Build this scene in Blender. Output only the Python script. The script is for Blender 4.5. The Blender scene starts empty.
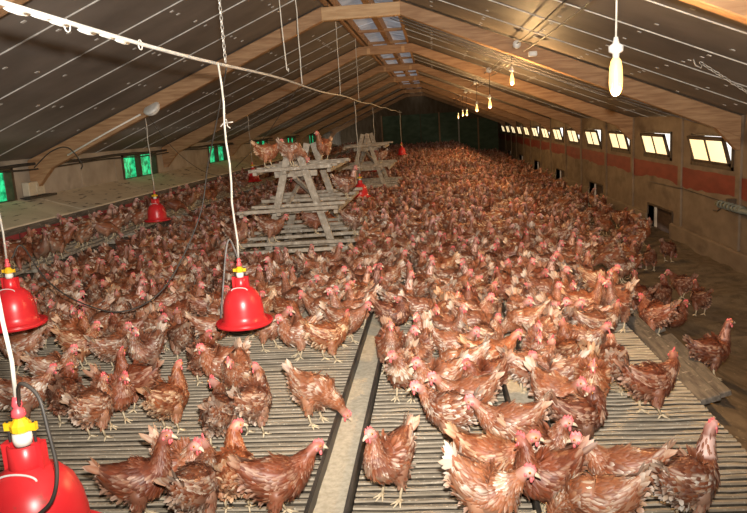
import bpy, bmesh, math, random
import numpy as np
from mathutils import Vector, Matrix, noise as mnoise

scene = bpy.context.scene
COL = scene.collection
R = math.radians

# ------------------------------------------------------------------ camera
CAM_Z = 1.55
FPX, PITCH, YAW, ROLL = 701.0, 0.1855, 0.0941, -0.0631
cy, sy, cp, sp = math.cos(YAW), math.sin(YAW), math.cos(PITCH), math.sin(PITCH)
FW = Vector((-sy * cp, cy * cp, -sp)); RT0 = Vector((cy, sy, 0)); UP0 = RT0.cross(FW)
RT = RT0 * math.cos(ROLL) + UP0 * math.sin(ROLL)
UP = -RT0 * math.sin(ROLL) + UP0 * math.cos(ROLL)
CAM = Vector((0, 0, CAM_Z))
cam_d = bpy.data.cameras.new('camera'); cam = bpy.data.objects.new('camera', cam_d); COL.objects.link(cam)
cam_d.sensor_width = 36; cam_d.lens = FPX / 747 * 36; cam_d.clip_end = 200
cam.matrix_world = Matrix(((RT.x, UP.x, -FW.x, CAM.x), (RT.y, UP.y, -FW.y, CAM.y), (RT.z, UP.z, -FW.z, CAM.z), (0, 0, 0, 1)))
scene.camera = cam

def to_px(p):
    d = Vector(p) - CAM; z = d.dot(FW)
    return 373.5 + FPX * d.dot(RT) / z, 256.5 - FPX * d.dot(UP) / z
def ground(x, y, z=0.0):
    d = FW + RT * ((x - 373.5) / FPX) + UP * ((256.5 - y) / FPX)
    t = (z - CAM.z) / d.z
    return CAM + d * t

# ------------------------------------------------------------------ world, exposure, flash
world = bpy.data.worlds.new('world'); scene.world = world; world.use_nodes = True
bg = world.node_tree.nodes['Background']; bg.inputs[0].default_value = (1.0, 0.97, 0.9, 1); bg.inputs[1].default_value = 1.6
vs = scene.view_settings
vs.view_transform = 'Standard'; vs.look = 'None'; vs.gamma = 1.0; vs.use_curve_mapping = False; vs.exposure = 0.12

fl = bpy.data.lights.new('camera_flash', 'SPOT'); flo = bpy.data.objects.new('camera_flash', fl); COL.objects.link(flo)
fl.energy = 1950; fl.color = (1.0, 0.94, 0.86); fl.spot_size = R(112); fl.spot_blend = 1.0; fl.shadow_soft_size = 0.03
flo.location = CAM + UP * 0.16 + RT * 0.03
fdir = Vector((-0.10, 1.0, 0.18)); flo.rotation_euler = fdir.to_track_quat('-Z', 'Y').to_euler()

# ------------------------------------------------------------------ material helpers
MATS = {}
def new_mat(name):
    m = bpy.data.materials.new(name); m.use_nodes = True; MATS[name] = m
    nt = m.node_tree; return m, nt, nt.nodes['Principled BSDF']
def lerpc(nt, fac, a, b):
    n = nt.nodes.new('ShaderNodeMix'); n.data_type = 'RGBA'
    nt.links.new(fac, n.inputs[0])
    for i, v in ((6, a), (7, b)):
        if isinstance(v, tuple): n.inputs[i].default_value = (*v, 1)
        else: nt.links.new(v, n.inputs[i])
    return n.outputs[2]
def noise(nt, scale, stretch=(1, 1, 1), detail=4, rough=.55, obj=False):
    if obj:
        g = nt.nodes.new('ShaderNodeTexCoord'); out = g.outputs['Object']
    else:
        g = nt.nodes.new('ShaderNodeNewGeometry'); out = g.outputs['Position']
    mp = nt.nodes.new('ShaderNodeMapping'); mp.inputs['Scale'].default_value = stretch
    nt.links.new(out, mp.inputs[0])
    n = nt.nodes.new('ShaderNodeTexNoise'); n.inputs['Scale'].default_value = scale
    n.inputs['Detail'].default_value = detail; n.inputs['Roughness'].default_value = rough
    nt.links.new(mp.outputs[0], n.inputs['Vector']); return n.outputs['Fac']
def ramp(nt, fac, lo, hi):
    n = nt.nodes.new('ShaderNodeMapRange'); n.inputs[1].default_value = lo; n.inputs[2].default_value = hi
    nt.links.new(fac, n.inputs[0]); return n.outputs[0]
def surf(name, a, b, scale=6, stretch=(1, 1, 1), rough=.75, bump=.0, spot=None, spec=.3, lo=.35, hi=.65, obj=False, metal=0):
    m, nt, bs = new_mat(name)
    f = noise(nt, scale, stretch, obj=obj); c = lerpc(nt, ramp(nt, f, lo, hi), a, b)
    if spot:
        sc, s_scale, slo, shi, sst = spot
        c = lerpc(nt, ramp(nt, noise(nt, s_scale, sst, 3, obj=obj), slo, shi), c, sc)
    nt.links.new(c, bs.inputs['Base Color'])
    bs.inputs['Roughness'].default_value = rough; bs.inputs['Specular IOR Level'].default_value = spec; bs.inputs['Metallic'].default_value = metal
    if bump:
        bn = nt.nodes.new('ShaderNodeBump'); bn.inputs['Strength'].default_value = bump; bn.inputs['Distance'].default_value = .01
        nt.links.new(f, bn.inputs['Height']); nt.links.new(bn.outputs[0], bs.inputs['Normal'])
    return m
def emit(name, a, b, strength, scale=3, lo=.4, hi=.6):
    m, nt, bs = new_mat(name)
    c = lerpc(nt, ramp(nt, noise(nt, scale), lo, hi), a, b)
    nt.links.new(c, bs.inputs['Emission Color']); nt.links.new(c, bs.inputs['Base Color'])
    bs.inputs['Emission Strength'].default_value = strength; bs.inputs['Roughness'].default_value = .4
    return m

M_ceil = surf('ceiling_panel_brown', (.150, .128, .110), (.215, .185, .160), 1.6, (1, 1, 1), .6, spec=.3)
M_strip = surf('joint_strip_white', (.34, .32, .29), (.52, .50, .46), 9, rough=.5)
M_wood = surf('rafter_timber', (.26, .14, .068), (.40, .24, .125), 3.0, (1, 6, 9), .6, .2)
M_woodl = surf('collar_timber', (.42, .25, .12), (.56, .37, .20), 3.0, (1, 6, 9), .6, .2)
M_wallr = surf('plaster_cream_brown', (.18, .130, .088), (.245, .185, .127), 2.2, (1, 1, 2), .85, .15, ((.12, .085, .06), 1.2, .56, .72, (1, 1, 2)))
M_walll = surf('block_wall_grey', (.34, .29, .23), (.45, .39, .32), 2.4, (1, 1, 1), .9, .2, ((.22, .19, .15), 2, .55, .75, (1, 1, 1)))
M_red = surf('red_paint_band', (.17, .028, .017), (.23, .042, .024), 3, (1, 1, 3), .6, .1)
M_dirt = surf('litter_dirt', (.10, .072, .045), (.19, .14, .09), 7, (1, 1, 1), .95, .8, ((.30, .24, .15), 45, .62, .74, (1, 1, 1)))
M_pit = surf('manure_pit', (.02, .016, .012), (.05, .04, .03), 9, rough=1)
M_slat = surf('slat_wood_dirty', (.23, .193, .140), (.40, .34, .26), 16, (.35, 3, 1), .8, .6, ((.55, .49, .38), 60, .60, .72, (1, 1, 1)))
M_slats = surf('slat_side_dung_shade', (.035, .028, .020), (.085, .068, .048), 20, (1, 1, 1), .95, .3)  # near-black slat sides: shade of the gaps painted in with the dung
M_trough = surf('trough_steel_dark', (.045, .04, .036), (.10, .085, .07), 12, (3, .4, 1), .5, .1, metal=.3)
M_feed = surf('feed_meal_cream', (.46, .405, .30), (.60, .54, .42), 40, (1, 1, 1), .95, .5, ((.30, .22, .12), 6, .62, .8, (1, 1, 1)))
M_ply = surf('nest_lid_plywood', (.62, .53, .39), (.74, .65, .50), 3, (1, 1, 1), .75, .1, ((.12, .09, .06), 7, .60, .68, (2.2, .5, 1)))
M_redf = surf('nest_flap_red', (.25, .03, .03), (.36, .05, .05), 8, rough=.6)
M_grey = surf('weathered_grey_wood', (.085, .07, .055), (.18, .15, .12), 10, (4, .5, 4), .85, .4, ((.36, .32, .27), 30, .62, .75, (1, 1, 1)))
M_perch = surf('perch_grey_wood', (.27, .225, .175), (.46, .40, .32), 14, (1, 1, 1), .85, .4, ((.60, .55, .47), 26, .58, .72, (1, 1, 1)))
M_bell = surf('drinker_red_plastic', (.60, .016, .022), (.68, .030, .034), 5, (1, 1, 1), .33, .02, ((.42, .05, .04), 20, .64, .72, (1, 1, 1)), .5)
M_yel = surf('valve_yellow', (.75, .42, .01), (.85, .52, .02), 20, rough=.4, spec=.5)
M_pink = surf('valve_pink_red', (.60, .06, .08), (.70, .10, .11), 20, rough=.4, spec=.5)
M_whitep = surf('valve_white', (.70, .66, .58), (.80, .77, .70), 20, rough=.4, spec=.5)
M_black = surf('black_rubber', (.018, .016, .015), (.035, .03, .028), 20, rough=.5)
M_hose = surf('hose_grey', (.10, .09, .085), (.20, .18, .165), 20, rough=.45)
M_rope = surf('rope_pale', (.42, .39, .33), (.60, .56, .49), 60, (1, 1, .3), .8)
M_pipe = surf('dusty_pipe_white', (.52, .50, .45), (.68, .66, .61), 24, (1, .3, 1), .7, .5)
M_chain = surf('chain_grey', (.32, .30, .27), (.50, .47, .42), 40, rough=.45, metal=.4)
M_frame = surf('window_frame_dark', (.055, .036, .022), (.10, .066, .04), 9, (1, 1, 1), .6)
M_end = surf('green_partition', (.06, .095, .055), (.10, .14, .085), 2, (1, 1, 2), .75)
M_endg = surf('gable_board', (.10, .07, .04), (.15, .11, .07), 2, (3, 1, 1), .8)
M_ceram = surf('ceramic_white', (.62, .60, .56), (.72, .70, .66), 20, rough=.35, spec=.5)
M_conduit = surf('conduit_black', (.03, .026, .022), (.06, .05, .042), 10, rough=.5)
M_box = surf('junction_box_cream', (.50, .44, .33), (.58, .52, .40), 10, rough=.5)
M_hatch = surf('hatch_brown', (.05, .03, .02), (.085, .05, .034), 6, (1, 1, 3), .75)
M_winch = surf('winch_greygreen', (.13, .14, .11), (.24, .24, .19), 18, rough=.6, metal=.2)
M_pane = emit('pane_daylight', (1.0, .76, .40), (1.0, .82, .48), 1.2, 1.2)
M_green = emit('pane_green_foliage', (.0, .10, .035), (.03, .66, .26), 1.3, 11, .36, .70)
M_sky = emit('skylight_plastic', (.22, .24, .27), (.34, .36, .39), .42, 3)
M_bulb = emit('bulb_glow', (1, .58, .17), (1, .64, .21), 2.0)
M_comb = surf('comb_red_skin', (.62, .085, .095), (.76, .20, .20), 60, rough=.45, spec=.4, obj=True)
M_beak = surf('beak_horn', (.50, .38, .26), (.66, .54, .40), 60, rough=.4, obj=True)
M_leg = surf('leg_pale_yellow', (.55, .43, .27), (.70, .58, .40), 90, rough=.6, obj=True)

def attr_mat(name, rough, use_obj):
    m, nt, bs = new_mat(name)
    a = nt.nodes.new('ShaderNodeAttribute'); a.attribute_name = 'fc'
    c = a.outputs['Color']
    if use_obj:
        oi = nt.nodes.new('ShaderNodeObjectInfo')
        mx = nt.nodes.new('ShaderNodeMix'); mx.data_type = 'RGBA'; mx.blend_type = 'MULTIPLY'; mx.inputs[0].default_value = 1
        nt.links.new(c, mx.inputs[6]); nt.links.new(oi.outputs['Color'], mx.inputs[7]); c = mx.outputs[2]
    nt.links.new(c, bs.inputs['Base Color'])
    bs.inputs['Roughness'].default_value = rough; bs.inputs['Specular IOR Level'].default_value = .45
    return m
M_feath = attr_mat('hen_plumage', .48, True)
M_flock = attr_mat('hen_flock_plumage', .5, False)
M_eye = attr_mat('hen_eye', .15, False)

# ------------------------------------------------------------------ mesh helpers
class MB:
    def __init__(s): s.v = []; s.f = []; s.c = []
    def add(s, vs_, fs, col=None):
        o = len(s.v); s.v += [tuple(v) for v in vs_]; s.f += [tuple(i + o for i in f) for f in fs]
        if col is not None: s.c += col if isinstance(col, list) else [col] * len(vs_)
        return s
    def box(s, x0, x1, y0, y1, z0, z1, mt=None, col=None):
        vs_ = [Vector((x, y, z)) for z in (z0, z1) for y in (y0, y1) for x in (x0, x1)]
        if mt is not None: vs_ = [mt @ v for v in vs_]
        return s.add(vs_, [(0, 2, 3, 1), (4, 5, 7, 6), (0, 1, 5, 4), (2, 6, 7, 3), (0, 4, 6, 2), (1, 3, 7, 5)], col)
    def bar(s, a, b, w, h, up=(0, 0, 1), taper=1.0):
        a, b = Vector(a), Vector(b); t = (b - a).normalized(); u = Vector(up)
        sd = t.cross(u)
        if sd.length < 1e-4: sd = t.cross(Vector((1, 0, 0)))
        sd.normalize(); u = sd.cross(t)
        vs_ = []
        for p, k in ((a, 1.0), (b, taper)):
            for i, j in ((-1, -1), (1, -1), (1, 1), (-1, 1)): vs_.append(p + sd * (i * w / 2 * k) + u * (j * h / 2 * k))
        return s.add(vs_, [(3, 2, 1, 0), (4, 5, 6, 7), (0, 1, 5, 4), (1, 2, 6, 5), (2, 3, 7, 6), (3, 0, 4, 7)])
    def tube(s, pts, r, n=8, closed=False, col=None):
        pts = [Vector(p) for p in pts]; rs = r if isinstance(r, (list, tuple)) else [r] * len(pts)
        rings = []; prev = None
        for i, p in enumerate(pts):
            a = pts[i - 1] if (i > 0 or closed) else p; b = pts[(i + 1) % len(pts)] if (i < len(pts) - 1 or closed) else p
            t = (b - a).normalized()
            if prev is None:
                prev = t.orthogonal().normalized()
            prev = (prev - t * prev.dot(t)).normalized(); q = t.cross(prev)
            rings.append([p + prev * (math.cos(k * 2 * math.pi / n) * rs[i]) + q * (math.sin(k * 2 * math.pi / n) * rs[i]) for k in range(n)])
        vs_ = [v for rg in rings for v in rg]; fs = []
        m = len(rings)
        for i in range(m if closed else m - 1):
            for k in range(n):
                j = (i + 1) % m
                fs.append((i * n + k, i * n + (k + 1) % n, j * n + (k + 1) % n, j * n + k))
        if not closed: fs += [tuple(range(n - 1, -1, -1)), tuple(range((m - 1) * n, m * n))]
        return s.add(vs_, fs, col)
    def lathe(s, prof, cx=0, cy_=0, n=24, cap=True):
        vs_ = []; fs = []
        for (r, z) in prof:
            for k in range(n):
                a = 2 * math.pi * k / n; vs_.append((cx + r * math.cos(a), cy_ + r * math.sin(a), z))
        for i in range(len(prof) - 1):
            for k in range(n): fs.append((i * n + k, i * n + (k + 1) % n, (i + 1) * n + (k + 1) % n, (i + 1) * n + k))
        if cap: fs += [tuple(range(n - 1, -1, -1)), tuple(range((len(prof) - 1) * n, len(prof) * n))]
        return s.add(vs_, fs)
    def ball(s, c, rx, ry, rz, n=8, m=6, col=None):
        prof = [(math.sin(math.pi * (i + .02) / (m + .04)), -math.cos(math.pi * (i + .02) / (m + .04))) for i in range(m + 1)]
        vs_ = []; fs = []
        for (r, z) in prof:
            for k in range(n):
                a = 2 * math.pi * k / n; vs_.append((c[0] + rx * r * math.cos(a), c[1] + ry * r * math.sin(a), c[2] + rz * z))
        for i in range(m):
            for k in range(n): fs.append((i * n + k, i * n + (k + 1) % n, (i + 1) * n + (k + 1) % n, (i + 1) * n + k))
        return s.add(vs_, fs, col)
    def mesh(s, name, mat, smooth=False):
        me = bpy.data.meshes.new(name); me.from_pydata(s.v, [], s.f)
        if s.c:
            at = me.attributes.new('fc', 'FLOAT_COLOR', 'POINT')
            arr = np.ones((len(s.v), 4), np.float32); arr[:, :3] = np.array(s.c, np.float32)
            at.data.foreach_set('color', arr.ravel())
        if smooth: me.polygons.foreach_set('use_smooth', [True] * len(me.polygons))
        me.materials.append(mat); me.update(); return me
    def build(s, name, mat, parent=None, smooth=False):
        return link(name, s.mesh(name, mat, smooth), parent)
def link(name, data, parent=None, loc=None):
    o = bpy.data.objects.new(name, data); COL.objects.link(o)
    if parent is not None: o.parent = parent
    if loc is not None: o.location = loc
    return o
def tag(o, label=None, cat=None, group=None, kind=None):
    if label: o['label'] = label
    if cat: o['category'] = cat
    if group: o['group'] = group
    if kind: o['kind'] = kind
    return o
def empty(name, loc, label=None, cat=None, group=None, kind=None):
    o = link(name, None, None, loc); o.empty_display_size = .1
    return tag(o, label, cat, group, kind)
def bevel(o, w=.006, seg=1):
    m = o.modifiers.new('bevel', 'BEVEL'); m.width = w; m.segments = seg; return o
ORD = ['first', 'second', 'third', 'fourth', 'fifth', 'sixth', 'seventh', 'eighth', 'ninth', 'tenth', 'eleventh', 'twelfth', 'thirteenth', 'fourteenth', 'fifteenth', 'sixteenth', 'seventeenth', 'eighteenth']

# ------------------------------------------------------------------ barn dimensions (metres; z = 0 is the slatted floor)
XL, XR, X0 = -5.6, 3.9, -0.85
YB, YE = -1.5, 43.0
ZK, SL = 3.17, 0.404
def rafter_z(x): return ZK - SL * abs(x - X0)
ROOF = .13                                     # underside of the roof above the rafter's centre line
def roof_z(x): return rafter_z(x) + ROOF
DIRT = -0.6
TRUSS = [4.32] + [4.5 + 4.9 * i for i in range(1, 8)]
SLX0, SLX1 = -4.6, 1.35
TR = [(-0.485), (0.415)]

# ------------------------------------------------------------------ floor: pit, slats, litter
flr = tag(MB().box(SLX0, SLX1 + .02, YB, YE, -.62, -.45).build('floor', M_pit), 'dark pit floor under grey wooden slats of the barn', None, None, 'structure')
bays = [(SLX0, TR[0] - .085), (TR[0] + .085, TR[1] - .085), (TR[1] + .085, SLX1)]
rs = random.Random(5)
PIT = .05
def slat_mesh(x0, x1, seed):
    r_ = random.Random(seed); mb = MB(); n = 8; vs_ = []; fs = []
    for i in range(n + 1):
        x = x0 + (x1 - x0) * i / n; j = r_.uniform(-.004, .004); k = r_.uniform(-.004, .002)
        vs_ += [(x, -.013 + j, -.035), (x, .013 + j, -.035), (x, .0145 + j, -.006 + k), (x, .009 + j, k), (x, -.009 + j, k), (x, -.0145 + j, -.006 + k)]
    for i in range(n):
        for q in range(6):
            a = i * 6 + q; b = i * 6 + (q + 1) % 6; fs.append((a, b, b + 6, a + 6))
    fs += [(5, 4, 3, 2, 1, 0), tuple(n * 6 + q for q in range(6))]
    return vs_, fs
slat_variants = [[slat_mesh(a, b, 10 * bi + k) for k in range(4)] for bi, (a, b) in enumerate(bays)]
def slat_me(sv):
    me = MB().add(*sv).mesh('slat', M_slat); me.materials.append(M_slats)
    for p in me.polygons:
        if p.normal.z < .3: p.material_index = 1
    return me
slat_meshes = [[slat_me(sv) for sv in bay] for bay in slat_variants]
rest = MB(); cnt = 0; y = 1.75; row = 0
while y < YE - .1:
    for bi in range(3):
        k = rs.randrange(4); z = rs.uniform(-.003, 0)
        if row < 100:
            o = link('slat', slat_meshes[bi][k], flr, (0, y + rs.uniform(-.004, .004), z))
        elif y < 30:
            a, b = bays[bi]; rest.box(a, b, y - .0125, y + .0125, -.035, z)
    row += 1; y += PIT
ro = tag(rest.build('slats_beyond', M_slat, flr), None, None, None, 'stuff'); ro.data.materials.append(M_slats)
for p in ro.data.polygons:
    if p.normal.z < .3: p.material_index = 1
near = MB()
for bi, (a, b) in enumerate(bays):
    yy = YB
    while yy < 1.74: near.box(a, b, yy - .0125, yy + .0125, -.035, 0); yy += PIT
tag(near.build('slats_underfoot', M_slat, flr), None, None, None, 'stuff')

# litter floor right of the slats, heaped against their edge
def litter_z(x, y):
    t = max(0, min(1, (x - SLX1) / 1.3)); t = t * t * (3 - 2 * t)
    n = .05 * mnoise.noise((x * 1.1, y * 1.1, 0)) + .035 * mnoise.noise((x * 3.3, y * 3.3, 5)) + .02 * mnoise.noise((x * 8, y * 8, 9))
    return -.13 + (DIRT + .13) * t + n * (.4 + .6 * t)
mb = MB(); nx, ny = 26, 300; vs_ = []; fs = []
for j in range(ny + 1):
    for i in range(nx + 1):
        x = SLX1 + (XR + .05 - SLX1) * i / nx; yv = YB + (YE - YB) * (j / ny) ** 1.5
        vs_.append((x, yv, litter_z(x, yv)))
for j in range(ny):
    for i in range(nx):
        a = j * (nx + 1) + i; fs.append((a, a + 1, a + nx + 2, a + nx + 1))
lit = mb.add(vs_, fs).build('litter_floor', M_dirt, None, True)
tag(lit, 'bare brown litter floor heaped against the slats along right wall', None, None, 'structure')

# ------------------------------------------------------------------ right wall with window and pop hole openings
WY = [10.35 + 2.43 * i for i in range(-2, 13)]          # window centres
WH, WZ0, WZ1 = .76, .66, 1.13
PY = [12.6 + 4.9 * i for i in range(-1, 6)]             # pop holes
PH, PZ0, PZ1 = .66, -.66, -.2
mb = MB(); T = .16
def wall_with_holes(mb, x0, x1, ys, zlo, zhi, holes):
    # holes: list of (y0, y1, z0, z1) sorted by y, not overlapping
    yc = ys[0]
    for (a, b, c, d) in holes:
        mb.box(x0, x1, yc, a, zlo, zhi)
        if c > zlo: mb.box(x0, x1, a, b, zlo, c)
        if d < zhi: mb.box(x0, x1, a, b, d, zhi)
        yc = b
    mb.box(x0, x1, yc, ys[1], zlo, zhi)
wall_with_holes(mb, XR, XR + T, (YB, YE), .3, rafter_z(XR) + ROOF + .1, [(y - WH, y + WH, WZ0, WZ1) for y in WY])
wall_with_holes(mb, XR, XR + T, (YB, YE), -.75, .3, [(y - PH, y + PH, -.75, PZ1) for y in PY])
for y in PY: mb.box(XR, XR + T, y - PH, y + PH, -.75, PZ0)
wr = tag(mb.build('wall_right', M_wallr), 'low cream plastered side wall with a red painted band', None, None, 'structure')
# red band with ragged lower edge
mb = MB(); vs_ = []; fs = []; N = 260; rr = random.Random(2)
for i in range(N + 1):
    y = 2 + (YE - 2) * i / N
    lo = .31 + rr.uniform(-.02, .02) + .03 * math.sin(y * 2.1); hi = .59 + rr.uniform(-.008, .008)
    vs_ += [(XR - .004, y, lo), (XR - .004, y, hi), (XR + .01, y, lo), (XR + .01, y, hi)]
for i in range(N):
    a = 4 * i; fs += [(a, a + 1, a + 5, a + 4), (a, a + 4, a + 6, a + 2), (a + 1, a + 3, a + 7, a + 5)]
mb.add(vs_, fs).build('red_band', M_red, wr)
# piers and plinth
for i, y in enumerate(TRUSS + [11.57 + 2.45 * 2 * k for k in range(-1, 6)]):
    MB().box(XR - .03, XR + .02, y - .07, y + .07, -.7, rafter_z(XR) + ROOF).build('pier', M_wallr, wr)
mb = MB(); yc = YB
for y in PY:
    mb.box(XR - .06, XR + .02, yc, y - PH, -.72, -.36); yc = y + PH
mb.box(XR - .06, XR + .02, yc, YE, -.72, -.36)
bevel(mb.build('plinth', M_wallr, wr), .02)
for i, y in enumerate(WY):
    w = tag(empty('window_%d' % (i + 1), (XR, y, WZ0)), 'small two-paned hopper window tilted inward, number %s along the right wall' % ORD[i], None, None, 'structure')
    w['label'] = '%s bright tilted two-paned window from camera along the right wall' % ORD[max(0, i - 2)] if i >= 2 else 'bright tilted two-paned window in right wall beside the camera'
    # fixed frame
    f = MB(); h = WZ1 - WZ0
    f.box(-.02, T, -WH, -WH + .05, 0, h).box(-.02, T, WH - .05, WH, 0, h).box(-.02, T, -WH, WH, 0, .05).box(-.02, T, -WH, WH, h - .03, h)
    f.build('frame', M_frame, w)
    tilt = Matrix.Rotation(R(-15), 4, 'Y') @ Matrix.Identity(4)
    tilt = Matrix.Translation((.0, 0, .05)) @ tilt
    sh = h - .07; a = WH - .1
    s = MB()
    s.box(-.02, .02, -a, -a + .045, 0, sh, tilt).box(-.02, .02, a - .045, a, 0, sh, tilt).box(-.02, .02, -a, a, 0, .045, tilt).box(-.02, .02, -a, a, sh - .045, sh, tilt).box(-.018, .018, -.022, .022, 0, sh, tilt)
    so = s.build('sash', M_frame, w)
    for k in (-1, 1):
        y0, y1 = (.02, a - .04) if k > 0 else (-a + .04, -.02)
        MB().box(-.004, .004, y0, y1, .04, sh - .04, tilt).build('pane', M_pane, so)
for i, y in enumerate(PY):
    d = empty('door_%d' % (i + 1), (XR, y, PZ0))
    tag(d, '%s dark pop hole hatch at the foot of right wall' % ORD[i], None, None, 'structure')
    gap = .09
    MB().box(.125, .15, -PH, PH - gap, 0, PZ1 - PZ0).build('hatch', M_hatch, d)
    MB().box(-.02, .1, -PH - .03, -PH, -.02, PZ1 - PZ0 + .03).box(-.02, .1, PH, PH + .03, -.02, PZ1 - PZ0 + .03).box(-.02, .1, -PH, PH, PZ1 - PZ0, PZ1 - PZ0 + .03).build('hatch_frame', M_frame, d)

# ------------------------------------------------------------------ left wall with green windows
LWY = [8.2 - .05, 13.1, 18.05, 22.9, 27.8, 32.7]
mb = MB()
wall_with_holes(mb, XL - T, XL, (YB, YE), -.75, rafter_z(XL) + ROOF + .1, [(y - .8, y + .8, .83, 1.29) for y in LWY])
wl = tag(mb.build('wall_left', M_walll), 'low grey block side wall behind the nest boxes', None, None, 'structure')
for y in np.arange(1.0, 42, 1.225):
    if all(abs(y - q) > .84 for q in LWY): MB().box(XL - .01, XL + .006, y - .012, y + .012, .7, 1.36).build('joint', M_walll, wl)
for i, y in enumerate(LWY):
    w = empty('window_%d' % (i + 1 + len(WY)), (XL, y, .83))
    tag(w, '%s green glowing window from camera along the left wall' % ORD[i], None, None, 'structure')
    f = MB(); h = .46
    f.box(-T, .02, -.8, -.75, 0, h).box(-T, .02, .75, .8, 0, h).box(-T, .02, -.8, .8, 0, .03).box(-T, .02, -.8, .8, h - .03, h).box(-T, .01, -.03, .03, 0, h)
    f.build('frame', M_frame, w)
    MB().box(-.10, -.09, -.74, -.03, .03, h - .03).build('pane', M_green, w)
    MB().box(-.10, -.09, .03, .74, .03, h - .03).build('pane', M_green, w)

# back and end walls
MB_ = MB().box(XL - T, XR + T, YB - .15, YB, -.75, 3.5)
tag(MB_.build('wall_back', M_walll), 'grey block gable wall behind the camera', None, None, 'structure')
we = tag(MB().box(XL - T, XR + T, YE, YE + .15, -.75, 3.5).build('wall_end', M_endg), 'brown boarded far gable wall of the barn', None, None, 'structure')
for k in range(7):
    x = -3.0 + k * 1.15
    MB().box(x, x + 1.11, YE - .06, YE, -.6, 2.0 if k < 4 else 1.55).build('panel', M_end, we)
for x in (-3.05, .4, 1.55, 2.7): MB().box(x - .04, x + .04, YE - .11, YE - .05, -.6, 2.05 if x < 1 else 1.6).build('post', M_wood if x != 1.55 else M_rope, we)

# ------------------------------------------------------------------ ceiling: panels, joint strips, washers, skylight
ceil = tag(empty('ceiling', (X0, 15, 3)), 'dark sloping panelled ceiling with pale joint strips', None, None, 'structure')
def cw(o): o.parent = ceil; o.matrix_parent_inverse = Matrix.Translation((-X0, -15, -3)); return o
SK = .42
P = 4.9 / 5
ps = 4.5 - P * 6
rr = random.Random(9)
npan = int((YE - ps) / P) + 1
strip_l = None
def strip_mesh(sgn, w, kind):
    xa, xb = X0 + sgn * SK, (XL if sgn < 0 else XR)
    pts = [(xa, roof_z(xa)), (xb, roof_z(xb))]
    mb = MB()
    if kind == 'panel':
        mb.add([(pts[0][0], .004, pts[0][1]), (pts[1][0], .004, pts[1][1]), (pts[1][0], P - .004, pts[1][1]), (pts[0][0], P - .004, pts[0][1]),
                (pts[0][0], .004, pts[0][1] + .05), (pts[1][0], .004, pts[1][1] + .05), (pts[1][0], P - .004, pts[1][1] + .05), (pts[0][0], P - .004, pts[0][1] + .05)],
               [(0, 1, 2, 3), (7, 6, 5, 4), (0, 4, 5, 1), (1, 5, 6, 2), (2, 6, 7, 3), (3, 7, 4, 0)])
        return mb.mesh('panel', M_ceil)
    mb.bar((pts[0][0], 0, pts[0][1] - .004), (pts[1][0], 0, pts[1][1] - .004), w, .012)
    return mb.mesh('joint_strip', M_strip)
for sgn in (-1, 1):
    pm = strip_mesh(sgn, 0, 'panel'); sm = strip_mesh(sgn, .012, 'strip'); sm2 = strip_mesh(sgn, .006, 'strip')
    for i in range(npan):
        yv = ps + i * P
        cw(link('panel', pm, None, (0, yv, 0)))
        if min(abs(yv - t) for t in TRUSS) > .2: cw(link('joint_strip', sm if (i % 5) != 3 else sm2, None, (0, yv, 0)))
# fixing washers: rows along the slope, too small to pick apart
mb = MB()
for sgn in (-1, 1):
    for i in range(24):
        for u in (.9, 1.5, 2.1, 2.7, 3.3, 3.9, 4.4):
            for off in (.16, .33, .66, .83):
                if rr.random() < .45: continue
                x = X0 + sgn * u; yv = ps + (i + off) * P
                s = math.atan(SL) * sgn
                mt = Matrix.Translation((x, yv, roof_z(x))) @ Matrix.Rotation(s, 4, 'Y')
                mb.box(-.017, .017, -.017, .017, -.006, 0.004, mt)
cw(tag(mb.build('fixing_washers', M_strip), None, None, None, 'stuff'))
# skylight shaft
for sgn in (-1, 1):
    x = X0 + sgn * SK
    cw(MB().box(min(x, x + sgn * .04), max(x, x + sgn * .04), YB, YE, roof_z(x) - .05, roof_z(x) + .20).build('shaft_board', M_wood))
for i in range(npan - 1):
    yv = ps + i * P
    cw(MB().bar((X0 - SK, yv, roof_z(X0 + SK) + .10), (X0 + SK, yv, roof_z(X0 + SK) + .10), .07, .05).build('cross_bar', M_wood)) if i % 2 else None
    for sgn in (-1, 1):
        a = Vector((X0 + sgn * .03, yv + P / 2, roof_z(X0) + .12)); b = Vector((X0 + sgn * SK, yv + P / 2, roof_z(X0 + SK) + .20))
        cw(MB().bar(a, b, P - .03, .012).build('skylight_pane', M_sky))
cw(MB().box(X0 - .045, X0 + .045, YB, YE, roof_z(X0) - .08, roof_z(X0) + .12).build('ridge_beam', M_wood))

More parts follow.
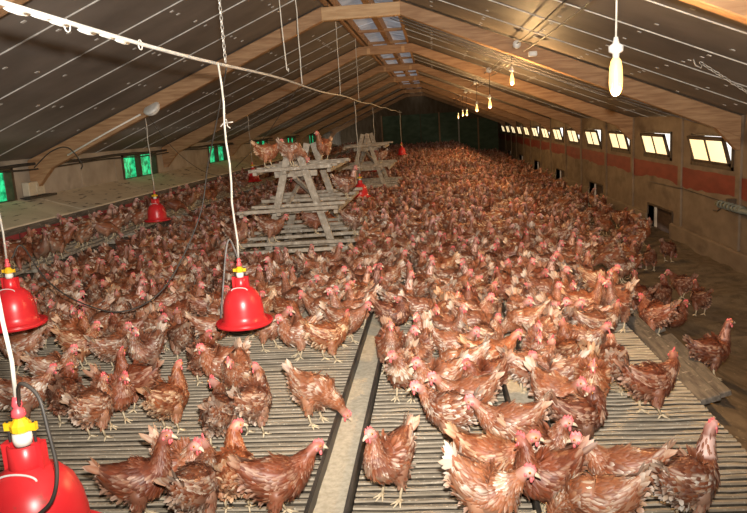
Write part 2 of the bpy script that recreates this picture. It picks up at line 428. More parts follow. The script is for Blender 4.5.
# ------------------------------------------------------------------ roof trusses
CW = .5
for i, y in enumerate(TRUSS):
    t = empty('roof_truss', (X0, y, 1.3))
    side = ['nearest timber roof truss, only its right rafter crossing the top corner', 'second timber roof truss, big pale collar at the top of picture'][i] if i < 2 else '%s timber roof truss counted from the camera' % ORD[i]
    tag(t, side, 'roof truss', 'timber roof trusses')
    for sgn in (-1, 1):
        xe = (XL if sgn < 0 else XR) - X0
        xi = sgn * CW; m = MB(); d = .11; w = .06
        zi = rafter_z(X0 + xi) - 1.3; ze = rafter_z(X0 + xe) - 1.3
        # rafter, a little deeper towards the eaves
        vs_ = []
        for (xx, zz, dd) in ((xi, zi, .065), (xe * .8, rafter_z(X0 + xe * .8) - 1.3, .13), (xe, ze, .16)):
            up = .11
            for yy in (-w, w): vs_ += [(xx, yy, zz - dd), (xx, yy, zz + up)]
        fs = [(0, 1, 3, 2), (8, 10, 11, 9)]
        for k in (0, 4): fs += [(k, k + 4, k + 5, k + 1), (k + 2, k + 3, k + 7, k + 6), (k + 1, k + 5, k + 7, k + 3), (k, k + 2, k + 6, k + 4)]
        bevel(m.add(vs_, fs).build('rafter', M_wood, t), .008)
        # haunch down the wall
        xw = xe
        hv = [(xw, -w, ze), (xw, -w, ze - .30), (xw - sgn * .07, -w, ze - .30), (xw - sgn * .36, -w, ze + .02)]
        hv = [(a, b * .85, c) for a, b, c in hv]; hv += [(a, -b, c) for a, b, c in hv]
        MB().add(hv, [(0, 1, 2, 3), (7, 6, 5, 4), (0, 4, 5, 1), (1, 5, 6, 2), (2, 6, 7, 3), (3, 7, 4, 0)]).build('haunch', M_wood, t)
    zc = rafter_z(X0 + CW) - 1.3
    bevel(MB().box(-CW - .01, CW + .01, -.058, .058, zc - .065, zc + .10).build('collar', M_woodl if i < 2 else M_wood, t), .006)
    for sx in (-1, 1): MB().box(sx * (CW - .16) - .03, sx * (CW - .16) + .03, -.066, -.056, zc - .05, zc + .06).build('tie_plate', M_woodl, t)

# ------------------------------------------------------------------ nest boxes under the left wall
NU = 2.45
STEP = .28
for i in range(14):
    y0 = 2.0 + i * NU
    n = empty('nest_box', (-5.1, y0, 0))
    tag(n, 'plywood lidded nest box with red flaps, %s along left wall' % ORD[i], 'nest box', 'row of nest boxes along the left wall')
    MB().box(-.49, .12, .01, NU - .01, -.45, .56).build('body', M_frame, n)
    lid = MB()
    vv = [(-.5, .006, .86), (.2, .006, .645), (.2, NU - .006, .645), (-.5, NU - .006, .86)]
    vv += [(a, b, c - .02) for a, b, c in vv]
    bevel(lid.add(vv, [(0, 1, 2, 3), (7, 6, 5, 4), (0, 4, 5, 1), (1, 5, 6, 2), (2, 6, 7, 3), (3, 7, 4, 0)]).build('lid', M_ply, n), .004)
    MB().box(.165, .19, .0, NU, .55, .625).build('front_rail', M_grey, n)
    for k in range(4): bevel(MB().bar((.26 + k * .15, .01, STEP - .02), (.26 + k * .15, NU - .01, STEP - .02), .05, .035).build('landing_rail', M_perch, n), .004)
    for yy in (.3, NU - .3): MB().box(.12, .90, yy - .025, yy + .025, STEP - .09, STEP - .038).build('step_bracket', M_perch, n)
    for yy in (.3, NU - .3): MB().box(.85, .89, yy - .025, yy + .025, -.004, STEP - .09).build('step_leg', M_perch, n)
    for k in range(5):
        a = .02 + k * (NU - .04) / 5
        if (i * 5 + k) % 7 == 3: continue
        MB().box(.135, .147, a + .02, a + (NU - .04) / 5 - .02, .18, .55).build('flap', M_redf, n)

# ------------------------------------------------------------------ feed troughs
for i, x in enumerate(TR):
    t = empty('feed_trough', (x, 0, 0), ['long steel feed trough filled with cream meal, left of the two', 'long steel feed trough half hidden by hens, right of the two'][i], 'feed trough', 'feed troughs sunk between the slats')
    h = .075; w = .078
    m = MB().box(-w, -w + .008, 1.4, 42, -.06, h).box(w - .008, w, 1.4, 42, -.06, h).box(-w, w, 1.4, 42, -.068, -.06)
    m.box(-w - .008, -w + .004, 1.4, 42, h - .008, h + .004).box(w - .004, w + .008, 1.4, 42, h - .008, h + .004)
    m.build('channel', M_trough, t)
    vs_ = []; fs = []; N = 160; rr = random.Random(i)
    for k in range(N + 1):
        yy = 1.4 + (42 - 1.4) * (k / N) ** 2
        for q in range(4): vs_.append((-w + .008 + (2 * w - .016) * q / 3, yy, .018 + rr.uniform(-.006, .006)))
    for k in range(N):
        for q in range(3): a = k * 4 + q; fs.append((a, a + 1, a + 5, a + 4))
    MB().add(vs_, fs).build('feed', M_feed, t, True)

# walkway boards along the right edge of the slats
boards = [(1.43, 3.72, 5.35, -.03, .0), (1.60, 4.0, 5.15, -.12, .02), (1.46, 5.5, 8.6, -.035, -.01), (1.64, 5.3, 7.4, -.13, .02)]
blab = ['long weathered grey board on the slat edge nearest the lone right hen', 'short weathered board on the litter below the slat edge', 'weathered grey board continuing along the slat edge among the hens', 'far weathered board half buried in litter beside the slat edge']
for (x, ya, yb, z, dx), lb in zip(boards, blab):
    o = MB().bar((x, ya, z), (x + dx + .02, yb, z - .01), .115, .035, up=(-.3, 0, 1)).build('weathered_board', M_grey)
    bevel(o, .005); tag(o, lb, 'board', 'weathered boards along the slat edge')

# ------------------------------------------------------------------ perch racks
def perch(px, py, label, simple=False):
    t = empty('perch_rack', (px, py, 0), label, 'perch rack', 'wooden A-frame perch racks')
    L = 1.75
    rr = random.Random(int(py * 10))
    for fy in (.35, 1.55):
        for s in (-1, 1):
            bevel(MB().bar((s * .035, fy + s * .03, 1.36), (s * .43, fy + s * .03, 0.0), .085, .05, up=(0, 1, 0)).build('leg', M_perch, t), .004)
        for z, hw in ((1.03, .26), (.59, .36), (.18, .46)):
            bevel(MB().bar((-hw, fy + .06, z), (hw, fy + .06, z), .05, .07).build('cross_rail', M_perch, t), .004)
    MB().bar((0.02, .2, 1.0), (.3, 1.5, .35), .05, .03).build('brace', M_perch, t)
    MB().bar((-.05, 1.4, 1.0), (-.32, .25, .35), .05, .03).build('brace', M_perch, t)
    for z, hw, nb, ya, yb in ((1.10, .44, 5, .22, 1.85), (.66, .54, 5, -.16, 1.9), (.25, .64, 6, -.5, 1.95)):
        for k in range(nb):
            yy = ya + (yb - ya) * k / (nb - 1)
            bevel(MB().bar((-hw - .06 + rr.uniform(-.04, .04), yy, z + rr.uniform(-.012, .012)), (hw + .06 + rr.uniform(-.04, .04), yy + rr.uniform(-.03, .03), z + rr.uniform(-.012, .022)), .05, .04).build('perch_bar', M_perch, t), .005)
        for x in (-hw, -hw * .2, hw):
            bevel(MB().bar((x, ya - .07, z - .035), (x + rr.uniform(-.03, .03), yb + .06, z - .035 + rr.uniform(-.01, .015)), .05, .04).build('end_rail', M_perch, t), .005)
        for sx in (-1, 1):
            if z < .3:
                for yy in (ya + .05, yb - .05): MB().box(sx * hw - .025, sx * hw + .025, yy - .025, yy + .025, 0, z - .055).build('foot_post', M_perch, t)
    return t
PERCH = [(-1.66, 7.95), (-1.5, 15.2)]
perch(*PERCH[0], 'grey wooden three-tier A-frame perch rack carrying hens, nearer one')
perch(*PERCH[1], 'grey wooden A-frame perch rack further back in the crowd')

# ------------------------------------------------------------------ water pipe and hanging drinkers
mb = MB(); pts = []; rr = random.Random(4)
for k in range(60):
    yy = .6 + 30 * (k / 59) ** 1.6
    pts.append((-1.3, yy, 1.985 + .012 * math.sin(yy * 1.3)))
pipe = empty('water_pipe', (-1.3, .6, 2), 'dust-caked white water pipe running the barn length under the ceiling', 'pipe')
pm = mb.tube([(a + 1.3, b - .6, c - 2) for a, b, c in pts], .0095, 10).build('pipe', M_pipe, pipe, True)
for k in range(14):
    yy = 1.2 + 8 * (k / 45) ** 1.2 + rr.uniform(-.05, .05); L = rr.uniform(.004, .014)
    z = 1.985 + .012 * math.sin(yy * 1.3)
    MB().ball((0, yy - .6, z - 2 - .008 - L / 2), .005, .085, L / 2 + .004, 6, 4).build('dust_clump', M_pipe, pipe, True)
for yy in (2.1, 2.55, 3.2):
    n = 10; ring = [(0, yy - .6 + .022 * math.sin(2 * math.pi * k / n), -.03 + .022 * math.cos(2 * math.pi * k / n)) for k in range(n)]
    MB().tube(ring, .003, 5, True).build('pipe_clip', M_pipe, pipe, True)

def chain_mesh(a, b, r=.011, wire=.0028):
    a, b = Vector(a), Vector(b); d = b - a; L = d.length; t = d.normalized(); s = t.orthogonal().normalized(); q = t.cross(s)
    n = int(L / (r * 2.6)); mb = MB()
    for i in range(n):
        c = a + t * (i + .5) * L / n; e = s if i % 2 else q
        ring = []
        for k in range(8):
            an = 2 * math.pi * k / 8; ring.append(c + t * (math.cos(an) * r * 1.7) + e * (math.sin(an) * r * .8))
        mb.tube(ring, wire, 4, True)
    return mb
def support(y, name, label, kind='chain'):
    top = roof_z(-1.3)
    if kind == 'chain': o = chain_mesh((-1.3, y, 2.0), (-1.3, y, top)).build(name, M_chain)
    else:
        rr = random.Random(int(y * 7)); o = MB().tube([(-1.3 + rr.uniform(-.004, .004), y, 2.0 + (top - 2.0) * k / 8) for k in range(9)], .006, 6).build(name, M_rope, None, True)
    tag(o, label, 'chain' if kind == 'chain' else 'rope', 'supports of the water pipe'); return o
support(4.55, 'support_chain', 'nearest chain holding the white pipe above red drinker')
support(7.25, 'support_rope', 'pale rope holding the pipe, second support from the camera', 'rope')
support(10.3, 'support_rope', 'pale rope holding the pipe above the perch rack', 'rope')
support(12.9, 'support_rope', 'pale rope holding the pipe behind the perch rack', 'rope')
o = MB().tube([(-1.38, 6.8, roof_z(-1.38)), (-1.37, 6.8, 2.5), (-1.36, 6.82, 2.12), (-1.35, 6.84, 2.09), (-1.345, 6.83, 2.13)], .006, 6).build('loose_rope', M_rope, None, True)
tag(o, 'short loose rope end dangling from ceiling beside the pipe supports', 'rope')

def drinker(x, y, zr, label, ztop, detail=True, scale=1.0, hose=None, lean=0.0):
    t = empty('bell_drinker', (x, y, zr), label, 'drinker', 'red bell drinkers')
    k = scale; S = lambda prof: [(r * k, z * k) for r, z in prof]
    # outer bell + rim, hollow below
    prof = [(.150, .030), (.168, .012), (.176, .030), (.172, .034), (.160, .022), (.134, .038), (.130, .075), (.128, .115), (.121, .160), (.105, .203), (.078, .235), (.050, .253), (.042, .258)]
    MB().lathe(S(prof), n=36, cap=False).build('bell', M_bell, t, True)
    MB().lathe(S([(.172, .006), (.180, .008), (.184, .026), (.180, .03), (.174, .016), (.14, .004)]), n=36, cap=False).build('rim', M_bell, t, True)
    MB().lathe(S([(.043, .248), (.041, .270), (.040, .315), (.034, .318), (.033, .26)]), n=20).build('neck', M_bell, t, True)
    if detail:
        for s in (-1, 1):
            MB().box(s * .040 * k - .012 * k, s * .040 * k + .012 * k, -.014 * k, .014 * k, .24 * k, .32 * k).build('neck_rib', M_bell, t)
            MB().tube([(s * .034 * k, 0, .30 * k), (s * .034 * k, 0, .375 * k)], .0035 * k, 6).build('spring_pin', M_black, t)
        n = 12; pts = [(.052 * k * math.cos(math.pi * j / n), -.050 * k, (.238 + .018 * math.sin(math.pi * j / n)) * k) for j in range(n + 1)]
        MB().tube(pts, .003 * k, 6).build('wire_bail', M_ceram, t, True)
    MB().lathe(S([(.022, .315), (.024, .330), (.023, .345)]), n=16).build('valve_seat', M_whitep, t, True)
    v = MB().lathe(S([(.014, .345), (.025, .352), (.026, .368), (.018, .378), (.012, .385)]), n=10)
    for s in (-1, 1): v.box(s * .03 * k - .012 * k, s * .03 * k + .012 * k, -.006 * k, .006 * k, .352 * k, .372 * k)
    v.build('valve', M_yel, t)
    MB().lathe(S([(.012, .385), (.019, .392), (.016, .405), (.010, .412), (.014, .420), (.008, .440)]), n=12).build('valve_cap', M_pink, t, True)
    L = ztop - zr - .44 * k
    rr = random.Random(int(abs(x * 100)))
    pts = [(lean * q / 10 + .006 * math.sin(q * 1.7), 0, .435 * k + L * q / 10) for q in range(11)]
    MB().tube(pts, .0065, 7).build('hanging_cord', M_rope, t, True)
    return t
def hang(x): return roof_z(x)
drinker(-1.22, 1.80, .345, 'big red bell drinker cut off by the lower left corner', 1.98, True, 1.15)
drinker(-1.27, 4.30, .33, 'red bell drinker hanging left of centre beside the feed trough', 1.98)
drinker(-2.69, 4.10, .43, 'red bell drinker at the left edge above the crowd', hang(-2.69))
drinker(-3.93, 9.55, .40, 'small red bell drinker hanging in front of the nest boxes', 1.9)
drinker(-1.36, 12.7, .26, 'small red bell drinker just right of the perch rack', 1.98, False)
drinker(-4.05, 15.5, .46, 'distant red bell drinker left of the perch rack', 2.0, False)
drinker(-1.45, 17.6, .40, 'distant red bell drinker beside the further perch rack', 1.98, False)
drinker(-1.1, 24.5, .46, 'faint red bell drinker behind the further perch rack', 1.98, False)

# hoses
def smooth_pts(P, n=10):
    P = [Vector(p) for p in P]; Q = [P[0] * 2 - P[1]] + P + [P[-1] * 2 - P[-2]]; out = []
    for i in range(1, len(Q) - 2):
        for k in range(n):
            t = k / n; a, b, c, d = Q[i - 1:i + 3]
            out.append(.5 * ((2 * b) + (c - a) * t + (2 * a - 5 * b + 4 * c - d) * t * t + (3 * b - a - 3 * c + d) * t ** 3))
    return out + [P[-1]]
def hose(P, r, name, mat, label, cat): return tag(MB().tube(smooth_pts(P), r, 7).build(name, mat, None, True), label, cat)
def at(x, y, Y):
    d = FW + RT * ((x - 373.5) / FPX) + UP * ((256.5 - y) / FPX); return CAM + d * (Y / d.y)
hose([(-1.30, 4.56, 1.97), at(219, 110, 4.8), at(208, 165, 5.0), at(200, 215, 5.0), at(176, 270, 4.9), at(151, 300, 4.8), at(116, 312, 4.7), at(75, 300, 4.5), at(45, 278, 4.3), at(22, 246, 4.15), (-2.66, 4.11, .87)], .0055, 'water_hose', M_conduit, 'dark hose sagging over the crowd from pipe to left drinker', 'hose')
hose([(-1.215, 1.80, .82), at(20, 384, 1.72), at(38, 396, 1.7), at(48, 430, 1.68), at(57, 470, 1.66), at(52, 500, 1.64), at(35, 518, 1.64)], .0055, 'drinker_hose', M_conduit, 'thin dark hose looping over the corner drinker', 'hose')
hose([(-1.27, 4.30, .76), at(230, 240, 4.25), at(226, 252, 4.22), at(223, 290, 4.15), at(221, 318, 4.15)], .006, 'drinker_hose', M_hose, 'thin dark hose beside the drinker left of centre', 'hose')
hose([at(300, 85, 8.6), at(280, 115, 8.8), at(262, 140, 9.2), at(235, 168, 9.6)], .004, 'thin_wire', M_conduit, 'thin dark wire slanting down behind the perching hens', 'wire')
hose([(-3.9, 9.5, 1.9), at(175, 150, 9.8), at(205, 172, 10.2), at(235, 178, 11)], .004, 'thin_wire', M_conduit, 'thin dark wire sagging from the round wall lamp', 'wire')
# knot of cord on the near cable
kn = MB()
c0 = Vector((-1.285, 4.40, 1.62))
for a in range(4):
    an = a * 1.6; kn.tube([c0, c0 + Vector((.02 * math.cos(an), -.01, .02 * math.sin(an))), c0 + Vector((.045 * math.cos(an + .4), -.015, .03 * math.sin(an + .4) - .01))], .004, 5)
tag(kn.build('cord_knot', M_rope, None, True), 'small frayed knot tied on the drinker cord', 'knot')

# ------------------------------------------------------------------ lamps
mbulbs = [(616, 72, 4.21, 1.76, 1.0, 90, 'big glowing bulb hanging close at the upper right'), (512, 77, 9.46, 2.03, .8, 80, 'glowing bulb hanging just behind second roof truss'), (490, 103, 13.1, 1.80, .8, 80, 'third glowing bulb from the camera'),
          (477, 108, 16.9, 1.79, .8, 80, 'fourth glowing bulb from the camera'), (467, 113, 21.8, 1.72, .8, 80, 'fifth glowing bulb from the camera'), (463, 113, 24.6, 1.74, .8, 80, 'sixth glowing bulb, close beside the fifth'), (458, 116, 29.0, 1.68, .8, 80, 'farthest glowing bulb at the end of the row')]
BX = 1.05
for i, (px, py, y, z, k, pw, lb) in enumerate(mbulbs):
    t = empty('pendant_bulb', (BX, y, z), lb, 'bulb', 'row of bare bulbs under the right roof slope')
    prof = [(.006, -.105), (.022, -.098), (.034, -.075), (.037, -.045), (.034, -.01), (.027, .025), (.018, .055), (.016, .075)]
    if i == 0: prof = [(.006, -.135), (.022, -.125), (.034, -.10), (.038, -.06), (.037, -.01), (.034, .03), (.028, .06), (.018, .075)]
    MB().lathe([(r * k, zz * k) for r, zz in prof], n=18).build('bulb', M_bulb, t, True)
    MB().lathe([(.018 * k, .075 * k), (.02 * k, .10 * k), (.040 * k, .110 * k), (.042 * k, .140 * k), (.02 * k, .155 * k), (.012 * k, .19 * k)], n=16).build('lamp_holder', M_ceram, t, True)
    topz = roof_z(BX) - z - .05 if i else roof_z(BX) - z
    MB().tube([(0, 0, .18 * k), (.003, 0, .5 * topz), (0, 0, topz)], .006 if i == 0 else .005, 6).build('cord', M_rope if i == 0 else M_conduit, t, True)
    L = bpy.data.lights.new('bulb_light', 'POINT'); L.energy = pw; L.color = (1, .60, .25); L.shadow_soft_size = .05
    lo = bpy.data.objects.new('bulb_light', L); COL.objects.link(lo); lo.parent = t; lo.location = (0, 0, -.17 * k)
# two cables along the row, with round insulators
for dx, lb in ((0, 'dark electric cable along the row of bulbs, left one'), (.14, 'grey electric cable along the row of bulbs, right one')):
    o = MB().tube([(BX + dx, yy, roof_z(BX + dx) - .13 - .02 * math.sin(math.pi * ((yy - 4.5) % 4.9) / 4.9)) for yy in np.arange(1.0, 42, .49)], .008, 6).build('cable', M_conduit if dx == 0 else M_hose, None, True)
    tag(o, lb, 'cable')
for i, y in enumerate((8.85, 13.1, 17.1, 22.0)):
    c = Vector((BX, y, 2.39 - .01 * i)); o = MB().ball((0, 0, 0), .05, .03, .05, 12, 8).build('insulator', M_ceram, None, True); o.location = c
    tag(o, '%s round white insulator on the cable above the bulbs' % ORD[i], 'insulator', 'white insulators on the lamp cable')
o = MB().box(-.05, .05, -.04, .04, -.03, .03).build('junction_box', M_ceram); o.location = (1.24, 8.9, 2.27); bevel(o, .01)
tag(o, 'small white junction box beside the first insulator', 'junction box')
# cables crossing under the second truss from ridge to eaves
for k in range(3):
    o = MB().tube([(X0 + .35 + (XR - X0 - .5) * q / 12, 9.62 + .07 * k, roof_z(X0 + .35 + (XR - X0 - .5) * q / 12) - .17 - .05 * k * .6 - .05 * math.sin(math.pi * q / 12)) for q in range(13)], .006, 5).build('cable', M_hose, None, True)
    tag(o, ['uppermost', 'middle', 'lowest'][k] + ' of three thin cables beside the second truss', 'cable', 'cables beside the second truss')

# round bulkhead lamp and conduits, left
t = empty('bulkhead_lamp', (-3.74, 9.30, 1.97), 'round white bulkhead lamp fixed to the left rafter', 'lamp')
for nm, pr, mt in (('base', [(.10, 0), (.12, -.012), (.12, -.04), (.11, -.05)], M_ceram), ('glass', [(.105, -.045), (.10, -.07), (.075, -.095), (.03, -.108)], M_whitep)):
    o = MB().lathe(pr, n=24).build(nm, mt, t, True)
t.rotation_euler = (R(38), R(-22), 0)
o = MB().tube([(-3.9, 9.33, 1.88), (-4.4, 9.33, 1.67), (-5.0, 9.33, 1.40)], .012, 8).build('conduit', M_whitep, None, True); tag(o, 'white conduit slanting down the left rafter', 'conduit')
o = MB().tube([(-5.50, yy, 1.30 + .012 * math.sin(yy * 2.2)) for yy in np.arange(5, 40, .5)], .022, 7).build('wall_cable', M_conduit, None, True); tag(o, 'thick dark cable along the top of left wall', 'cable')
o = MB().tube([(-5.46, yy, 1.25 + .015 * math.sin(yy * 1.7 + 1)) for yy in np.arange(5, 40, .5)], .012, 7).build('wall_cable', M_conduit, None, True); tag(o, 'thinner dark cable under the thick one on left wall', 'cable')
hose([(-5.46, 9.25, 1.26), (-5.2, 9.27, 1.46), (-4.95, 9.27, 1.50), (-4.80, 9.3, 1.28), (-4.82, 9.3, 1.2)], .008, 'cable_loop', M_conduit, 'dark cable loop over the left rafter foot', 'cable')
t = empty('junction_box', (-5.56, 9.32, .98), 'cream junction box on left wall above the nest lids', 'junction box')
bevel(MB().box(-.04, .06, -.20, .20, -.10, .09).build('body', M_box, t), .01); MB().box(.06, .07, -.02, .12, -.07, .06).build('cover', M_feed, t); MB().box(-.04, .10, -.28, .42, -.14, -.11).build('bracket', M_conduit, t)
# right: chain from the ceiling and pipe winch
o = chain_mesh((2.51, 7.0, roof_z(2.51) - .01), (3.25, 7.0, 1.42), .016, .004).build('slanting_chain', M_chain); tag(o, 'slanting chain hooked to the ceiling at right edge', 'chain')
MBk = MB().tube([(2.45, 7.0, roof_z(2.45)), (2.47, 7.0, roof_z(2.47) - .05), (2.52, 7.0, roof_z(2.52) - .06), (2.53, 7, roof_z(2.53) - .02)], .008, 6)
tag(MBk.build('ceiling_hook', M_chain, None, True), 'bent metal hook holding the slanting chain', 'hook')
t = empty('cable_winch', (3.73, 9.35, .24), 'grey-green wall winch wrapped with cable below the red band', 'winch')
MB().tube([(0, .32, 0), (0, -.7, -.01)], .035, 10).build('drum', M_winch, t, True)
for k in range(7): MB().tube([(.042 * math.cos(a), .2 - k * .11 + .012 * a / 6.3, .042 * math.sin(a)) for a in np.linspace(0, 6.28, 11)], .014, 5).build('cable_turn', M_winch, t, True)
MB().tube([(-.02, .1, -.03), (-.04, .2, -.09), (-.03, .34, -.10)], .012, 6).build('crank', M_conduit, t, True)
MB().box(.03, .138, .05, .12, -.08, .08).build('bracket', M_frame, t); MB().box(.03, .138, -.62, -.55, -.08, .08).build('bracket', M_frame, t)
o = MB().tube([(3.82, 9.7, .25), (3.84, 11.2, .27), (3.85, 13.0, .24)], .005, 5).build('winch_wire', M_conduit, None, True); tag(o, 'thin wire running along right wall from the winch', 'wire')

# ------------------------------------------------------------------ hens: shape, plumage, parts
def nrm(v):
    l = math.sqrt(v[0] * v[0] + v[1] * v[1] + v[2] * v[2]) or 1; return (v[0] / l, v[1] / l, v[2] / l)
RUST = [(.220, .058, .021), (.165, .041, .015), (.088, .022, .010), (.31, .101, .039), (.26, .074, .027), (.128, .032, .013)]
PALE = [(.64, .53, .41), (.48, .36, .25), (.74, .66, .55), (.46, .28, .165)]
SKIN = (.54, .28, .24)
def pnoise(p, a, b): return .5 + .32 * math.sin(31 * p[0] + a) * math.sin(37 * p[2] + 9 * p[1] + b) + .22 * math.sin(53 * p[1] + 23 * p[0] + b) * math.sin(19 * p[2] - 41 * p[0] + a)
def smooth01(v, lo, hi):
    t = max(0, min(1, (v - lo) / (hi - lo))); return t * t * (3 - 2 * t)
def body_points(tilt, low):
    pts = [(-.168, .298, .014, .020), (-.138, .272, .040, .046), (-.092, .238, .069, .075), (-.035, .213, .085, .096), (.024, .207, .089, .100), (.070, .220, .078, .090)]
    out = []
    for x, z, w, h in pts:
        dx, dz = x, z - .2; c, s = math.cos(tilt), math.sin(tilt)
        out.append([dx * c - dz * s, 0, .2 + dx * s + dz * c - low, w, h, 0.0, 0.0])
    return out
def neck_points(kind, low, turn):
    # x, z, half width, half height, skin
    K = {'alert': [(.112, .255, .054, .062, 0), (.120, .300, .038, .041, 0), (.122, .340, .028, .030, .1), (.128, .368, .025, .026, .3), (.150, .380, .023, .024, 1), (.171, .378, .014, .015, 1)],
         'walk': [(.122, .240, .056, .064, 0), (.155, .270, .040, .044, 0), (.183, .300, .029, .031, .1), (.204, .322, .025, .026, .5), (.228, .329, .023, .024, 1), (.249, .325, .014, .015, 1)],
         'peck': [(.125, .195, .056, .062, 0), (.168, .172, .040, .044, 0), (.202, .135, .029, .031, .1), (.220, .100, .025, .026, .5), (.236, .078, .023, .024, 1), (.250, .060, .014, .015, 1)],
         'tuck': [(.110, .245, .058, .064, 0), (.118, .282, .044, .046, 0), (.126, .308, .031, .032, .1), (.136, .326, .026, .026, .3), (.159, .332, .023, .024, 1), (.180, .329, .014, .015, 1)],
         'long': [(.115, .262, .050, .058, 0), (.130, .315, .036, .038, 0), (.142, .362, .028, .030, .1), (.152, .398, .024, .025, .35), (.174, .410, .022, .023, 1), (.195, .409, .014, .015, 1)],
         'preen': [(.105, .255, .056, .062, 0), (.108, .295, .042, .044, 0), (.095, .325, .031, .032, .1), (.080, .338, .026, .026, .5), (.062, .332, .023, .024, 1), (.043, .322, .014, .015, 1)]}[kind]
    out = []
    px, pz = K[1][0] - .014, K[1][1]
    for i, (x, z, w, h, s) in enumerate(K):
        x -= .014
        a = turn * max(0, min(1, (i - .6) / 2.6))
        dx = x - px if i > 1 else 0
        if i > 1: X = px + dx * math.cos(a); Y = dx * math.sin(a)
        else: X = x; Y = 0
        ph = a if kind != 'preen' else a
        out.append([X, Y, z - low, w, h, ph, s])
    return out
def spline(C, n):
    C = np.array(C, float); Q = np.vstack([2 * C[0] - C[1], C, 2 * C[-1] - C[-2]]); m = len(C) - 1; out = []
    for j in range(n):
        u = j / (n - 1) * m; i = min(int(u), m - 1); t = u - i; a, b, c, d = Q[i], Q[i + 1], Q[i + 2], Q[i + 3]
        out.append(.5 * (2 * b + (c - a) * t + (2 * a - 5 * b + 4 * c - d) * t * t + (3 * b - a - 3 * c + d) * t ** 3))
    return np.array(out)
def frames(S):
    fr = []
    n = len(S)
    for i in range(n):
        t = S[min(i + 1, n - 1), :3] - S[max(i - 1, 0), :3]; t = t / (np.linalg.norm(t) + 1e-9)
        ph = S[i, 5]; s = np.array([-math.sin(ph), math.cos(ph), 0]); s = s - t * s.dot(t); s /= np.linalg.norm(s) + 1e-9
        fr.append((t, s, np.cross(t, s)))
    return fr
def mixc(a, b, t): return tuple(a[i] + (b[i] - a[i]) * t for i in range(3))
def feather(mb, p, d, n, L, W, col, tip, camber=.25, curl=0.0, lod=0, shaft=None):
    d = np.array(d); n = np.array(n); s = np.cross(d, n); s /= np.linalg.norm(s) + 1e-9; n = np.cross(s, d)
    p = np.array(p)
    if lod >= 1:
        v = [p, p + d * L * .55 + s * W * .5 + n * curl * L * .2, p + d * L + n * curl * L, p + d * L * .55 - s * W * .5 + n * curl * L * .2]
        mb.add(v, [(0, 1, 2, 3)], [col, mixc(col, tip, .4), tip, mixc(col, tip, .4)]); return
    def q(u, k, dz): return p + d * (L * u) + s * (W * k) + n * (L * curl * u * u + W * dz)
    v = [q(0, 0, 0), q(.38, .5, -camber), q(.38, 0, 0), q(.38, -.5, -camber), q(.78, .42, -camber), q(.78, 0, 0), q(.78, -.42, -camber), q(1, 0, -.1)]
    sh = shaft or col
    cols = [mixc(col, (.1, .03, .015), .5), col, sh, col, mixc(col, tip, .6), mixc(sh, tip, .5), mixc(col, tip, .6), tip]
    mb.add(v, [(0, 1, 2), (0, 2, 3), (1, 4, 5, 2), (2, 5, 6, 3), (4, 7, 5), (5, 7, 6)], cols)
